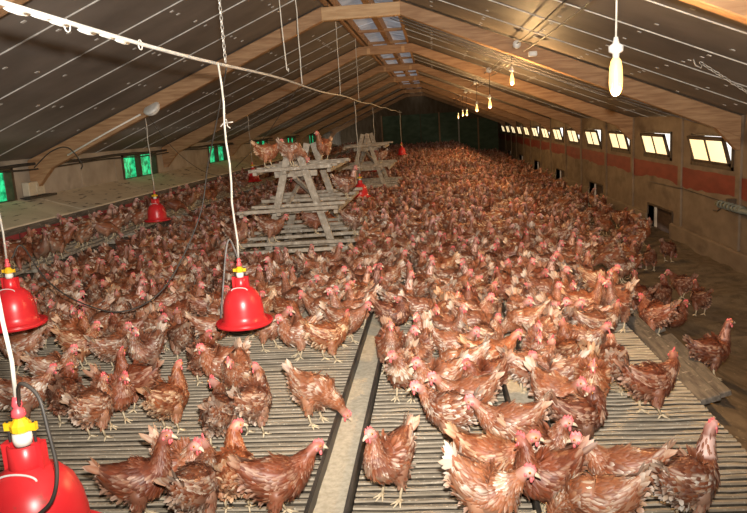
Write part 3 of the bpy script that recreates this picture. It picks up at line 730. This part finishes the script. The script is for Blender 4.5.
def make_hen(seed, neck='alert', turn=0.0, tilt=0.0, low=0.0, scruff=.35, fan=.35, step=0.0, lod=0, tailcol=None, bare=0.0):
    """returns dict part -> MB; lod 0 near hen, 1 middle distance, 2 far"""
    r_ = random.Random(seed); out = {}
    C = body_points(tilt, low) + neck_points(neck, low, turn)
    nring, nseg = ((34, 14), (18, 9), (12, 7))[lod]
    S = spline(C, nring); fr = frames(S)
    body = MB(); vs_ = []; fs = []; cols = []
    base = RUST[r_.randrange(len(RUST))]
    ph1, ph2 = r_.uniform(0, 6), r_.uniform(0, 6)
    for i in range(nring):
        x, y, z, w, h, ph, sk = S[i]; t, s, u = fr[i]
        for k in range(nseg):
            a = 2 * math.pi * k / nseg
            wob = 1 + .05 * math.sin(3 * a + i * .9 + ph1) * (1 - sk)
            p = np.array([x, y, z]) + s * (w * math.cos(a) * wob) + u * (h * math.sin(a) * wob)
            vs_.append(p)
            under = max(0, -math.sin(a)) * (1 if i < nring * .6 else .2)
            f = .5 + .5 * math.sin(i * 1.3 + ph2) * math.sin(2.3 * a + ph1)
            c = mixc(mixc(base, RUST[2], .35 * f), PALE[1], .35 * under + scruff * .45 * f * f)
            if sk > .15: c = mixc(c, SKIN, min(1, sk * 1.2) * r_.uniform(.6, 1))
            elif bare > 0 and i > nring * .58: c = mixc(c, (.62, .40, .33), bare)
            cols.append(c)
    for i in range(nring - 1):
        for k in range(nseg): fs.append((i * nseg + k, i * nseg + (k + 1) % nseg, (i + 1) * nseg + (k + 1) % nseg, (i + 1) * nseg + k))
    fs += [tuple(range(nseg - 1, -1, -1)), tuple(range((nring - 1) * nseg, nring * nseg))]
    body.add(vs_, fs, cols)
    # thighs
    for sd in (-1, 1):
        if low > .06 or lod == 2: break
        st = step * sd
        pts = [(-.01, sd * .045, .19 - low), (.0 + st * .4, sd * .052, .145 - low * .7), (.0 + st * .8, sd * .052, .105 - low * .5), (-.004 + st, sd * .052, .082 - low * .4)]
        n0 = len(body.v); body.tube(pts, [.052, .047, .028, .010], 8 if lod == 0 else 5)
        body.c += [mixc(base, PALE[1], .18 + .12 * r_.random()) for _ in range(len(body.v) - n0)]
    thigh = [] if low > .06 else [(sd * .052, step * sd) for sd in (-1, 1)]
    out['body'] = body
    # plumage
    pl = MB() if lod == 0 else body
    V = np.array(vs_).reshape(nring, nseg, 3)
    def surf_pt(i, a):
        x, y, z, w, h, ph, sk = S[i]; t, s, u = fr[i]
        nv = s * (math.cos(a) / max(w, .01)) + u * (math.sin(a) / max(h, .01)); nv /= np.linalg.norm(nv)
        P0 = np.array([x, y, z]) + s * (w * math.cos(a)) + u * (h * math.sin(a))
        j = max(0, i - 1); x, y, z, w, h = S[j, :5]; t2, s2, u2 = fr[j]
        P1 = np.array([x, y, z]) + s2 * (w * math.cos(a)) + u2 * (h * math.sin(a)); b_ = P1 - P0; L_ = np.linalg.norm(b_)
        b_ = b_ / L_ if L_ > .002 and j != i else -t
        q = np.cross(b_, np.cross(nv, b_)); nv = q / (np.linalg.norm(q) + 1e-9)
        return P0, nv, b_
    nfe = (1250, 120, 30)[lod]
    wts = [(S[i, 3] + S[i, 4]) * np.linalg.norm(S[min(i + 1, nring - 1), :3] - S[max(i - 1, 0), :3]) * (0 if S[i, 6] > .30 else (1 if i < nring * .42 else (1.7 if i < nring * .52 else 6.5))) for i in range(nring)]
    big = (1, 1.6, 2.4)[lod]
    for _ in range(nfe):
        i = r_.choices(range(nring), wts)[0]
        u = i / (nring - 1); a = r_.uniform(0, 2 * math.pi)
        if bare > .3 and u > .6 and r_.random() < .8: continue
        p, n, b = surf_pt(i, a)
        neckz = u > .56
        L = (r_.uniform(.026, .040) if neckz else r_.uniform(.040, .062)) * (1 + .4 * (big - 1)); W = (r_.uniform(.007, .011) if neckz else r_.uniform(.011, .018)) * big
        jit = (.08 + .40 * scruff * r_.random() ** 2)
        d = b + np.array([r_.gauss(0, jit), r_.gauss(0, jit), r_.gauss(0, jit)]); d -= n * d.dot(n); d /= np.linalg.norm(d) + 1e-9
        lift = r_.uniform(.06, .20) + scruff * .45 * r_.random() ** 3
        if neckz: lift += .12
        d = d * math.cos(lift) + n * math.sin(lift)
        under = math.sin(a) < -.45
        v1, v2 = pnoise(p, ph1, ph2), pnoise(p * 1.4, ph2 + 2, ph1 + 1)
        col = mixc(mixc(RUST[2], RUST[3], smooth01(v2 + r_.gauss(0, .12), .15, .95)), base, .45)
        pk = smooth01(v1 + r_.gauss(0, .07), 1.0 - .50 * scruff, 1.15 - .42 * scruff)
        pale = PALE[r_.randrange(4)]
        col = mixc(col, pale, .70 * pk); tip = mixc(col, pale, .05 + .12 * r_.random() + .35 * pk)
        if neckz and r_.random() < .5: tip = mixc(col, mixc(RUST[3], pale, .5), .6)
        if r_.random() < scruff * .10 or (under and r_.random() < .3): tip = mixc(col, PALE[r_.randrange(4)], r_.uniform(.35, .8))
        feather(pl, p - n * .002, d, n, L, W, col, tip, .22, -.04, lod)
    if lod == 0:
        for (ty, st) in thigh:
            for _ in range(70):
                a = r_.uniform(0, 6.283); f = r_.random(); rad = .050 * (1 - f) + .020 * f; zc = (.165 * (1 - f) + .098 * f) - low * .6
                n = np.array([math.cos(a), math.sin(a), 0.]); p = np.array([st * f * .8, ty, zc]) + n * rad
                d = np.array([-.35 + r_.gauss(0, .12), r_.gauss(0, .12), -1.]) + n * r_.uniform(-.1, .15); d /= np.linalg.norm(d)
                c = mixc(mixc(base, RUST[3], .4 * r_.random()), PALE[1], .35 * r_.random()); feather(pl, p, d, n, r_.uniform(.026, .04), .013, c, mixc(c, PALE[0], .15), .2, 0)
    # wings
    for sd in (-1, 1):
        rows = ((6, 12), (2, 4), (1, 3))[lod]
        for rI in range(rows[0]):
            for k in range(rows[1]):
                f = k / max(1, rows[1] - 1); ir = int((.50 - .36 * f) * nring)
                a = (.50 - .62 * (rI / max(1, rows[0] - 1) if rows[0] > 1 else .5)) + .15 * f
                if sd < 0: a = math.pi - a
                p, n, b = surf_pt(ir, a); p = p + n * (.012 - .002 * rI)
                d = b + np.array([0, 0, .10 + r_.gauss(0, .06)]) + n * r_.uniform(.0, .10); d /= np.linalg.norm(d)
                L = r_.uniform(.045, .06) + .035 * f; W = .021 * (1, 1.7, 2.4)[lod]
                col = mixc(RUST[r_.choice([2, 1, 5, 0])], base, .4); tip = mixc(col, PALE[r_.randrange(4)], .15 + .6 * (r_.random() < .3 + scruff * .3))
                shf = mixc(col, PALE[0], .55 * (r_.random() < .35 + .4 * scruff))
                feather(pl, p, d, n, L, W, col, tip, .18, -.06, lod, shf)
    # tail fan
    tp = S[1, :3]; t0 = -fr[1][0]
    nt_ = (13, 6, 4)[lod]
    for k in range(nt_):
        f = k / (nt_ - 1) * 2 - 1
        el = math.atan2(t0[2], -t0[0]) + .42 + r_.gauss(0, .12) - abs(f) * .35
        az = f * fan * 1.2
        d = np.array([-math.cos(el) * math.cos(az), math.sin(az), math.sin(el) * math.cos(az)])
        n = np.array([math.sin(el) * .5, f * .9, math.cos(el) * .5]); n -= d * n.dot(d)
        if np.linalg.norm(n) < .05: n = np.array([0, 1., 0])
        n /= np.linalg.norm(n)
        col = tailcol or RUST[r_.randrange(len(RUST))]; col = mixc(col, PALE[r_.randrange(4)], .35 * r_.random())
        tip = mixc(col, PALE[r_.randrange(4)], r_.uniform(.2, .9))
        feather(pl, tp + np.array([.02, f * .015, -.005]), d, n, r_.uniform(.07, .115), .028 * (1, 1.3, 1.7)[lod], col, tip, .1, -.1, lod, mixc(col, PALE[0], .5))
    # rear and belly fluff
    for _ in range((90, 8, 3)[lod]):
        i = int(r_.uniform(.08, .32) * nring); a = r_.uniform(-2.6, -.5)
        p, n, b = surf_pt(i, a); d = b + np.array([r_.gauss(0, .4), r_.gauss(0, .4), -.5 + r_.gauss(0, .3)]); d /= np.linalg.norm(d)
        c = mixc(base, PALE[r_.randrange(4)], r_.uniform(.15, .75)); feather(pl, p, d, n, r_.uniform(.03, .045) * big ** .5, .02 * big, c, mixc(c, PALE[2], .4), .2, .2, lod)
    if lod == 0: out['plumage'] = pl
    # head parts
    H = S[-1, :3]; t, s, u = fr[-2]; H0 = S[int(nring * 10 / 11), :3]
    t = np.array([t[0], t[1], t[2]])
    def hp(a, b, c): return H0 + t * a + s * b + u * c
    comb = MB(); prof = [(-.030, .010, .022), (-.022, .016, .040), (-.014, .019, .032), (-.006, .020, .047), (.002, .019, .034), (.010, .018, .045), (.018, .013, .030), (.024, .008, .022)]
    flop = r_.uniform(-.35, .35); ck = r_.uniform(.62, .92)
    vv = []; ff = []
    for (x, lo_, hi_) in prof:
        for sg in (-1, 1):
            vv += [hp(x, sg * .0045, lo_ - .004), hp(x, sg * .002 + (hi_ - lo_) * flop, hi_ * ck)]
    for i in range(len(prof) - 1):
        a = i * 4; ff += [(a, a + 4, a + 5, a + 1), (a + 2, a + 3, a + 7, a + 6), (a + 1, a + 5, a + 7, a + 3)]
    ff += [(0, 1, 3, 2), (4 * len(prof) - 4, 4 * len(prof) - 2, 4 * len(prof) - 1, 4 * len(prof) - 3)]
    if lod == 2: vv = [hp(-.035, 0, .008), hp(.0, .004, .055), hp(.03, 0, .012), hp(.0, -.02, .03)]; ff = [(0, 1, 2), (0, 3, 1), (1, 3, 2)]
    RC = [(.50, .09, .085), (.58, .22, .20), (.60, .36, .32)][r_.randrange(3)] if lod < 2 else [(.30, .07, .06), (.36, .15, .12), (.45, .28, .23)][r_.randrange(3)]  # far combs get a darker palette, dimness of the distance put into colour
    comb.add(vv, ff, RC if lod else None)
    beak = MB(); bv = []
    for j, (a, w, c) in enumerate(((.012, .011, .0), (.026, .008, -.002), (.038, .003, -.008))):
        for k in range(6): an = k * math.pi / 3; bv.append(hp(.012 + a, math.cos(an) * w, c + math.sin(an) * w * .9))
    bf = [(j * 6 + k, j * 6 + (k + 1) % 6, j * 6 + 6 + (k + 1) % 6, j * 6 + 6 + k) for j in range(2) for k in range(6)] + [tuple(range(12, 18))]
    if lod < 2: beak.add(bv, bf, (.55, .43, .30) if lod else None)
    wat = MB()
    for sg in (-1, 1):
        c = hp(.014, sg * .009, -.026); n0 = len(wat.v)
        if lod == 0: wat.ball(c, .008, .005, .013, 8, 6)
        elif lod == 1: wat.ball(c, .009, .006, .013, 4, 3, RC)
        c = hp(-.012, sg * .0235, -.008)
        if lod == 0: wat.ball(c, .008, .004, .009, 6, 4)
    eyes = MB()
    if lod == 0:
        for sg in (-1, 1):
            eyes.ball(hp(.004, sg * .0200, .007), .0062, .0050, .0062, 8, 6, (.55, .20, .03))
            eyes.ball(hp(.005, sg * .0235, .007), .0032, .0026, .0032, 6, 4, (.01, .008, .006))
    # legs
    legs = []
    if low < .06 and lod < 2:
        for sd in (-1, 1):
            st = step * sd; m = MB(); seg = 7 if lod == 0 else 4; LC = (.62, .5, .33) if lod else None
            ax, ay = -.004 + st, sd * .052; fx = .004 + st * 1.2
            z0 = .012
            m.tube([(ax, ay, .105 - low * .4), (ax - .008, ay, .07 - low * .3), (fx, ay, z0 + .012)], [.009, .007, .0065], seg, False, LC)
            for ang, L in ((0, .058), (.62, .048), (-.62, .048), (math.pi - .2 * sd, .026)):
                ca, sa = math.cos(ang), math.sin(ang)
                m.tube([(fx, ay, z0 + .012), (fx + ca * L * .5, ay + sa * L * .5, .011), (fx + ca * L, ay + sa * L, .004)], [.0062, .005, .0025], seg - 1, False, LC)
            legs.append(m)
    if lod:
        for m in (comb, beak, wat, *legs): 
            if m.v: body.add(m.v, m.f, m.c)
        return {'body': body}
    out['comb'] = comb; out['beak'] = beak; out['wattles'] = wat; out['eyes'] = eyes; out['legs'] = legs
    return out

VAR = [dict(neck='alert', scruff=.35), dict(neck='walk', scruff=.45, step=.03), dict(neck='peck', scruff=.35, tilt=-.12), dict(neck='alert', turn=1.2, scruff=.5), dict(neck='alert', turn=-1.2, scruff=.3, tilt=.05),
       dict(neck='tuck', scruff=.7, fan=.5), dict(neck='long', scruff=.45, bare=.75, tilt=.05), dict(neck='walk', turn=.7, scruff=.8, step=-.025, fan=.6), dict(neck='tuck', low=.075, scruff=.5), dict(neck='preen', turn=.35, scruff=.55),
       dict(neck='walk', scruff=.75, fan=1.1, tilt=-.18, tailcol=(.50, .40, .33)), dict(neck='long', scruff=.2, tilt=.12, turn=-.3), dict(neck='peck', turn=.5, scruff=.7, tilt=-.05), dict(neck='tuck', turn=-.8, scruff=.95, tilt=.1)]
HENM = []
for i, kw in enumerate(VAR):
    h = make_hen(100 + i, **kw); d = {}
    d['body'] = h['body'].mesh('body', M_feath, True); d['plumage'] = h['plumage'].mesh('plumage', M_feath, True)
    d['comb'] = h['comb'].mesh('comb', M_comb, False); d['beak'] = h['beak'].mesh('beak', M_beak, True); d['wattles'] = h['wattles'].mesh('wattles', M_comb, True)
    d['eyes'] = h['eyes'].mesh('eyes', M_eye, True); d['leg'] = [m.mesh('leg', M_leg, True) for m in h['legs']]
    HENM.append(d)
hen_rng = random.Random(77)
def tint(kind=None):
    r_ = hen_rng; k = kind or r_.choice(['n', 'n', 'n', 'd', 'o', 'p', 'p'])
    v = r_.uniform(.9, 1.15); t = {'n': (1, 1, 1), 'd': (.74, .58, .52), 'o': (1.15, 1.02, .84), 'p': (1.15, 1.22, 1.28), 'w': (1.3, 1.45, 1.6)}[k]
    return (t[0] * v, t[1] * v, t[2] * v, 1)
def place_hen(x, y, z, head, var, label, group, tk=None, full=True, sc=.90):
    """head: degrees, 0 = facing the right wall, 90 = facing the far end"""
    o = empty('hen', (x, y, z), label, 'hen', group); o.rotation_euler = (0, 0, R(head)); o.scale = (sc * .94, sc, sc)
    d = HENM[var]; c = tint(tk)
    names = ['body', 'plumage', 'comb', 'beak', 'wattles'] + (['eyes'] if full else [])
    for n in names:
        p = link(n, d[n], o)
        if n in ('body', 'plumage'): p.color = c
    for m in d['leg']: link('leg', m, o)
    return o

placed = []     # (x, y) of every hen on the slats
n_ind = 0
def hand(px, py, head, var, label, tk=None, z=0.0, sc=.90, group='hens standing out at the front'):
    global n_ind
    g = ground(px, py, z); placed.append((g.x, g.y)); n_ind += 1
    return place_hen(g.x, g.y, z, head, var, label, group, tk, True, sc)
HAND = [
    # px, py of the point on the floor below the body, heading, variant, label, tint
    (392, 500, 235, 0, 'rust-brown hen standing alone facing the camera between the two troughs', 'n'),
    (316, 424, 335, 12, 'brown hen leaning over the left trough from the bare slats', 'n'),
    (280, 522, 20, 1, 'dark rust hen with raised head beside the trough at bottom', 'd'),
    (238, 512, 100, 4, 'brown hen seen from behind, head turned right, at bottom left of trough', 'o'),
    (200, 530, 80, 7, 'hen cut by the bottom edge, second from the corner drinker', 'n'),
    (145, 522, 15, 11, 'dark brown hen stretching its neck up near the bottom edge', 'd'),
    (98, 440, 80, 5, 'fluffy brown hen standing beside the corner drinker', 'n'),
    (140, 410, 165, 4, 'dark hen facing left in the group on the left slats', 'd'),
    (172, 432, 70, 0, 'tall upright brown hen on the left bare slats', 'o'),
    (206, 385, 95, 13, 'dark hen seen from behind on the slats left of the drinker', 'd'),
    (240, 400, 275, 1, 'brown hen under the rim of the central drinker', 'n'),
    (256, 436, 75, 3, 'rust hen with head turned right below the central drinker', 'n'),
    (222, 448, 100, 7, 'brown hen with raised tail in the group below the drinker', 'n'),
    (226, 392, 200, 5, 'scruffy hen in the huddle left below the central drinker', 'n'),
    (70, 425, 110, 13, 'ruffled hen facing away right behind the corner drinker', 'd'),
    (118, 425, 330, 5, 'hen with tucked neck pressed against the fluffy hen', 'd'),
    (392, 372, 280, 0, 'upright hen facing camera hard against the left trough', 'n'),
    (185, 505, 330, 5, 'hen hunched between the two bottom left hens', 'n'),
    (215, 352, 20, 1, 'hen passing behind the central drinker', 'n'),
    (160, 352, 300, 7, 'ruffled hen at the front of the crowd left of the drinker', 'n'),
    (60, 398, 20, 5, 'pale scruffy hen behind the corner drinker', 'p'),
    (28, 425, 20, 7, 'hen half hidden behind the corner drinker valve', 'p'),
    (25, 372, 190, 1, 'speckled hen below the left edge drinker', 'p'),
    (85, 368, 10, 5, 'orange hen resting in the left crowd', 'o'),
    (118, 372, 60, 13, 'scruffy hen at the edge of the left crowd', 'n'),
    (150, 376, 250, 3, 'hen looking aside in front of the left crowd', 'p'),
    (185, 362, 120, 0, 'upright hen behind the tall brown hen', 'n'),
    (270, 350, 350, 1, 'hen standing right behind the central drinker', 'n'),
    (300, 358, 200, 5, 'pale hen on the slats right of the central drinker', 'p'),
    (330, 362, 30, 7, 'hen with spread tail beside the left trough', 'o'),
    (347, 345, 350, 1, 'hen stepping up to the left trough', 'n'),
    (650, 416, 20, 7, 'scruffy rust hen standing on the slat edge at right', 'd'),
    (688, 526, 35, 6, 'bare-necked hen with red comb at the lower right', 'p'),
    (625, 515, 165, 1, 'rust hen facing left beside the bare-necked hen', 'n'),
    (600, 548, 165, 12, 'hen at the bottom edge facing the right trough', 'n'),
    (580, 452, 25, 9, 'dark hen preening right of the right trough', 'd'),
    (592, 412, 260, 5, 'orange-brown hen facing the camera right of the trough', 'o'),
    (512, 462, 178, 1, 'rust hen facing left across the right trough', 'n'),
    (492, 500, 345, 1, 'brown hen lunging right beside the fan-tailed hen', 'o'),
    (485, 535, 335, 10, 'hen with a wide white tail fan at the bottom edge', 'p'),
    (548, 520, 200, 4, 'hen with red comb next to the right trough at bottom', 'd'),
    (405, 400, 255, 13, 'hen standing right of the left trough facing camera', 'n'),
    (440, 412, 200, 5, 'scruffy hen behind the lone standing hen', 'p'),
    (452, 448, 150, 7, 'pale ragged hen right of the lone standing hen', 'p'),
    (470, 430, 190, 1, 'hen squeezed between the ragged hen and the right trough', 'n'),
    (555, 408, 200, 13, 'pale scruffy hen right beside the right trough', 'p'),
    (530, 398, 20, 7, 'scruffy hen at the far side of the right trough', 'p'),
    (570, 385, 100, 0, 'upright hen with a red comb right of the trough', 'o'),
    (612, 395, 80, 5, 'hen at the back of the right slats', 'n'),
    (540, 470, 350, 8, 'crouching hen against the right trough', 'n'),
    (462, 395, 175, 12, 'pale-necked hen bending down between the troughs', 'p'),
    (490, 385, 10, 1, 'rust hen feeding at the right trough', 'o'),
    (420, 378, 250, 3, 'hen with pink comb just right of the left trough', 'p'),
]
for h in HAND: hand(*h[:5], tk=h[5])
def litter_hand(px, py, head, var, label, tk='d'):  # default dark tint paints in the dimmer light on the litter side
    global n_ind
    z = -.5
    for _ in range(12):
        g = ground(px, py, z); z = litter_z(g.x, g.y) if g.x > SLX1 else 0
    n_ind += 1; placed.append((g.x, g.y)); return place_hen(g.x, g.y, z, head, var, label, 'hens on the bare litter at right', tk)
for a in [(710, 378, 15, 6, 'hen with raised red comb walking on the boards at far right', 'd'), (700, 316, 100, 0, 'dark hen nearest the right wall on the litter', 'd'), (662, 312, 60, 3, 'dark hen on the litter left of the one nearest the wall', 'd'), (682, 300, 120, 7, 'small dark hen in the litter group behind', 'd'),
          (640, 318, 100, 11, 'hen with raised neck below the slat edge', 'd'), (655, 338, 130, 5, 'dark hen crouched beside the buried boards', 'd'), (672, 330, 10, 8, 'hen lying on the litter beside the boards', 'd'), (650, 270, 80, 1, 'hen walking on the litter toward the pop hole', 'd'),
          (632, 262, 200, 0, 'hen on the litter left of the walking hen', 'd'), (668, 262, 40, 2, 'pecking hen on the litter near the wall hatch', 'd')]:
    litter_hand(*a)
# hens on the perch rack
def perched(dx, dy, z, head, var, label, tk='n', k=0):
    global n_ind
    px, py = PERCH[k]; n_ind += 1
    place_hen(px + dx, py + dy, z, head, var, label, 'hens on the perch racks', tk)
perched(-.30, .30, 1.125, 0, 1, 'pale brown hen with its tail left on the top perch', 'o')
perched(.0, .24, 1.125, 355, 12, 'pale hen bending forward on the top perch beside the first', 'p')
perched(.20, 1.45, 1.125, 245, 11, 'upright hen sitting alone at the right of top perch', 'o')
perched(.58, .55, .685, 20, 6, 'hen with red comb on the right end of the middle perch', 'n')
perched(-.55, -.42, .275, 350, 0, 'hen standing at the left end of the lowest perch', 'n')
perched(-.25, -.05, .275, 5, 1, 'hen on the lowest perch behind the A-frame legs', 'n')
perched(.18, .45, .275, 20, 5, 'hen under the middle perch of the nearer rack', 'd')
perched(.68, .25, .275, 20, 9, 'hen on the right end of the lowest perch', 'n')
perched(-.1, 1.2, .685, 190, 8, 'hen crouching inside the middle tier of the rack', 'd')
perched(.3, .8, .685, 200, 5, 'white-flecked hen on the middle tier of the further rack', 'w', 1)

# fill the rest of the slats and litter
fill = []
cell = {}
def ok(x, y, r):
    cx, cy_ = int(x / .3), int(y / .3)
    for i in range(cx - 2, cx + 3):
        for j in range(cy_ - 2, cy_ + 3):
            for (a, b) in cell.get((i, j), ()):
                if (a - x) ** 2 + (b - y) ** 2 < r * r: return False
    return True
def put(x, y): cell.setdefault((int(x / .3), int(y / .3)), []).append((x, y))
for (x, y) in placed: put(x, y)
for (bx_, by_) in ((-1.27, 4.3), (-2.69, 4.1)): put(bx_, by_)
fr_ = random.Random(31)
def allowed(x, y):
    px, py = to_px((x, y, 0))
    if py > 338 and px < 420 and not (px < 135 and py < 362): return False
    if py > 332 and px > 600: return False
    if py > 450 and px > 395: return False
    if y < 2.6: return False
    if abs(x - TR[0]) < .12 and y < 6: return False
    if abs(x - TR[1]) < .11 and y < 5: return False
    if px < -40: return False
    for (qx, qy) in PERCH:
        if -.78 < x - qx < .78 and -.72 < y - qy < 2.05: return False
    return True
tries = 0
for (ya, yb, tr, rad) in ((2.6, 10, 22000, .215), (10, 20, 24000, .228), (20, 31, 18000, .255), (31, 42.6, 12000, .30)):
    for _ in range(tr):
        x = fr_.uniform(-4.12, SLX1 - .03); y = fr_.uniform(ya, yb)
        if not allowed(x, y) or not ok(x, y, rad): continue
        put(x, y); fill.append((x, y, 0.0))
for _ in range(5200):
    x = fr_.uniform(-4.74, -4.24); y = 4.5 + 36 * fr_.random()
    if ok(x, y, .21): put(x, y); fill.append((x, y, STEP))
for _ in range(9000):
    y = 7.6 + 34.9 * fr_.random() ** 1.3; x = fr_.uniform(1.5, 3.55)
    lim = 1.95 + min(1.6, max(0, (y - 7.6) * .36))
    if x > lim or not ok(x, y, .30): continue
    put(x, y); fill.append((x, y, litter_z(x, y)))
fill.sort(key=lambda p: (p[0]) ** 2 + p[1] ** 2 - (30 if to_px(p)[0] > -20 and False else 0))
LOOK = {'n': 'rust-brown', 'd': 'dark brown', 'o': 'orange-brown', 'p': 'pale flecked'}
POSE = ['standing upright', 'stretching forward', 'pecking down', 'looking leftward', 'looking rightward', 'with tucked neck', 'with bare neck', 'with ruffled tail', 'crouching', 'preening', 'with fanned tail', 'with long raised neck', 'bending sideways', 'very ruffled']
def zone(x, y):
    if x > SLX1: return 'on the litter right of the slats', 'litter crowd'
    if x < -4.15: return 'on the landing rails before the nest boxes', 'hens on the nest landing'
    if x < -2.9: return ('near the left edge drinker' if y < 6 else 'in the crowd before the nest boxes'), 'crowd before the nest boxes'
    if x < TR[0]: return ('beside the central drinker' if y < 5 else 'between drinker and perch rack' if y < 6.8 else 'around the perch rack'), 'crowd left of the left trough'
    if x < TR[1]: return ('between the troughs at front' if y < 4.2 else 'between the troughs mid-crowd' if y < 6 else 'between the troughs further back'), 'crowd between the troughs'
    return ('right of right trough at front' if y < 4.4 else 'right of right trough mid-crowd' if y < 6.2 else 'right of right trough further back'), 'crowd right of the right trough'
N_MAX = 300
used_labels = set()
left = []
for (x, y, z) in fill:
    vis = to_px((x, y, z + .2))
    if n_ind < N_MAX and -25 < vis[0] < 772 and vis[1] < 540:
        lb, gr = zone(x, y); n_ind += 1
        for _t in range(60):
          v = hen_rng.choice([0, 1, 2, 3, 4, 5, 6, 7, 9, 11, 12, 13, 5, 7, 13]); tk = hen_rng.choice('nnndopp'); hd = hen_rng.uniform(0, 360)
          way = 'facing right' if hd < 45 or hd > 315 else 'facing away' if hd < 135 else 'facing left' if hd < 225 else 'facing us'
          full_lb = '%s hen %s, %s, %s' % (LOOK[tk], POSE[v], way, lb)
          if full_lb not in used_labels: break
        used_labels.add(full_lb)
        place_hen(x, y, z, hd, v, full_lb, gr, tk, y < 5.5, hen_rng.uniform(.84, .94))
    else: left.append((x, y, z))
# everything further back: one uncountable flock
fa = [make_hen(300 + i, lod=1, **dict(VAR[k])) ['body'] for i, k in enumerate((0, 1, 2, 3, 5, 6, 7, 11, 13, 12))]
fb = [make_hen(400 + i, lod=2, **dict(VAR[k])) ['body'] for i, k in enumerate((0, 1, 3, 5, 7, 11, 13, 6))]
def tri_arrays(mb):
    t = []
    for f in mb.f:
        for k in range(1, len(f) - 1): t.append((f[0], f[k], f[k + 1]))
    return np.array(mb.v, np.float32), np.array(t, np.int32), np.array(mb.c, np.float32)
fa = [tri_arrays(m) for m in fa]; fb = [tri_arrays(m) for m in fb]
AV, AF, AC = [], [], []; off = 0
for (x, y, z) in left:
    if y < 1.5: continue
    V, F, Cc = (fa if y < 17 else fb)[hen_rng.randrange(len(fa if y < 17 else fb))]
    a = hen_rng.uniform(0, 6.283); c, s = math.cos(a), math.sin(a); k = hen_rng.uniform(.84, .94)
    Rm = np.array([[c, s, 0], [-s, c, 0], [0, 0, 1]], np.float32) * k
    AV.append(V @ Rm + np.array([x, y, z], np.float32)); AF.append(F + off); off += len(V)
    AC.append(np.clip(Cc * np.array(tint()[:3], np.float32), 0, .9))
AV = np.concatenate(AV); AF = np.concatenate(AF); AC = np.concatenate(AC)
me = bpy.data.meshes.new('hen_flock'); me.vertices.add(len(AV)); me.vertices.foreach_set('co', AV.ravel())
me.loops.add(AF.size); me.loops.foreach_set('vertex_index', AF.ravel())
me.polygons.add(len(AF)); me.polygons.foreach_set('loop_start', np.arange(0, AF.size, 3, dtype=np.int32)); me.polygons.foreach_set('loop_total', np.full(len(AF), 3, np.int32))
me.polygons.foreach_set('use_smooth', np.ones(len(AF), bool))
at_ = me.attributes.new('fc', 'FLOAT_COLOR', 'POINT'); cc = np.ones((len(AC), 4), np.float32); cc[:, :3] = AC; at_.data.foreach_set('color', cc.ravel())
me.materials.append(M_flock); me.update(calc_edges=True); me.validate()
tag(link('hen_flock', me), 'countless brown hens filling the barn floor to the far end', 'hens', None, 'stuff')
print('HENS', n_ind, 'flock', len(left), 'tris', len(AF))
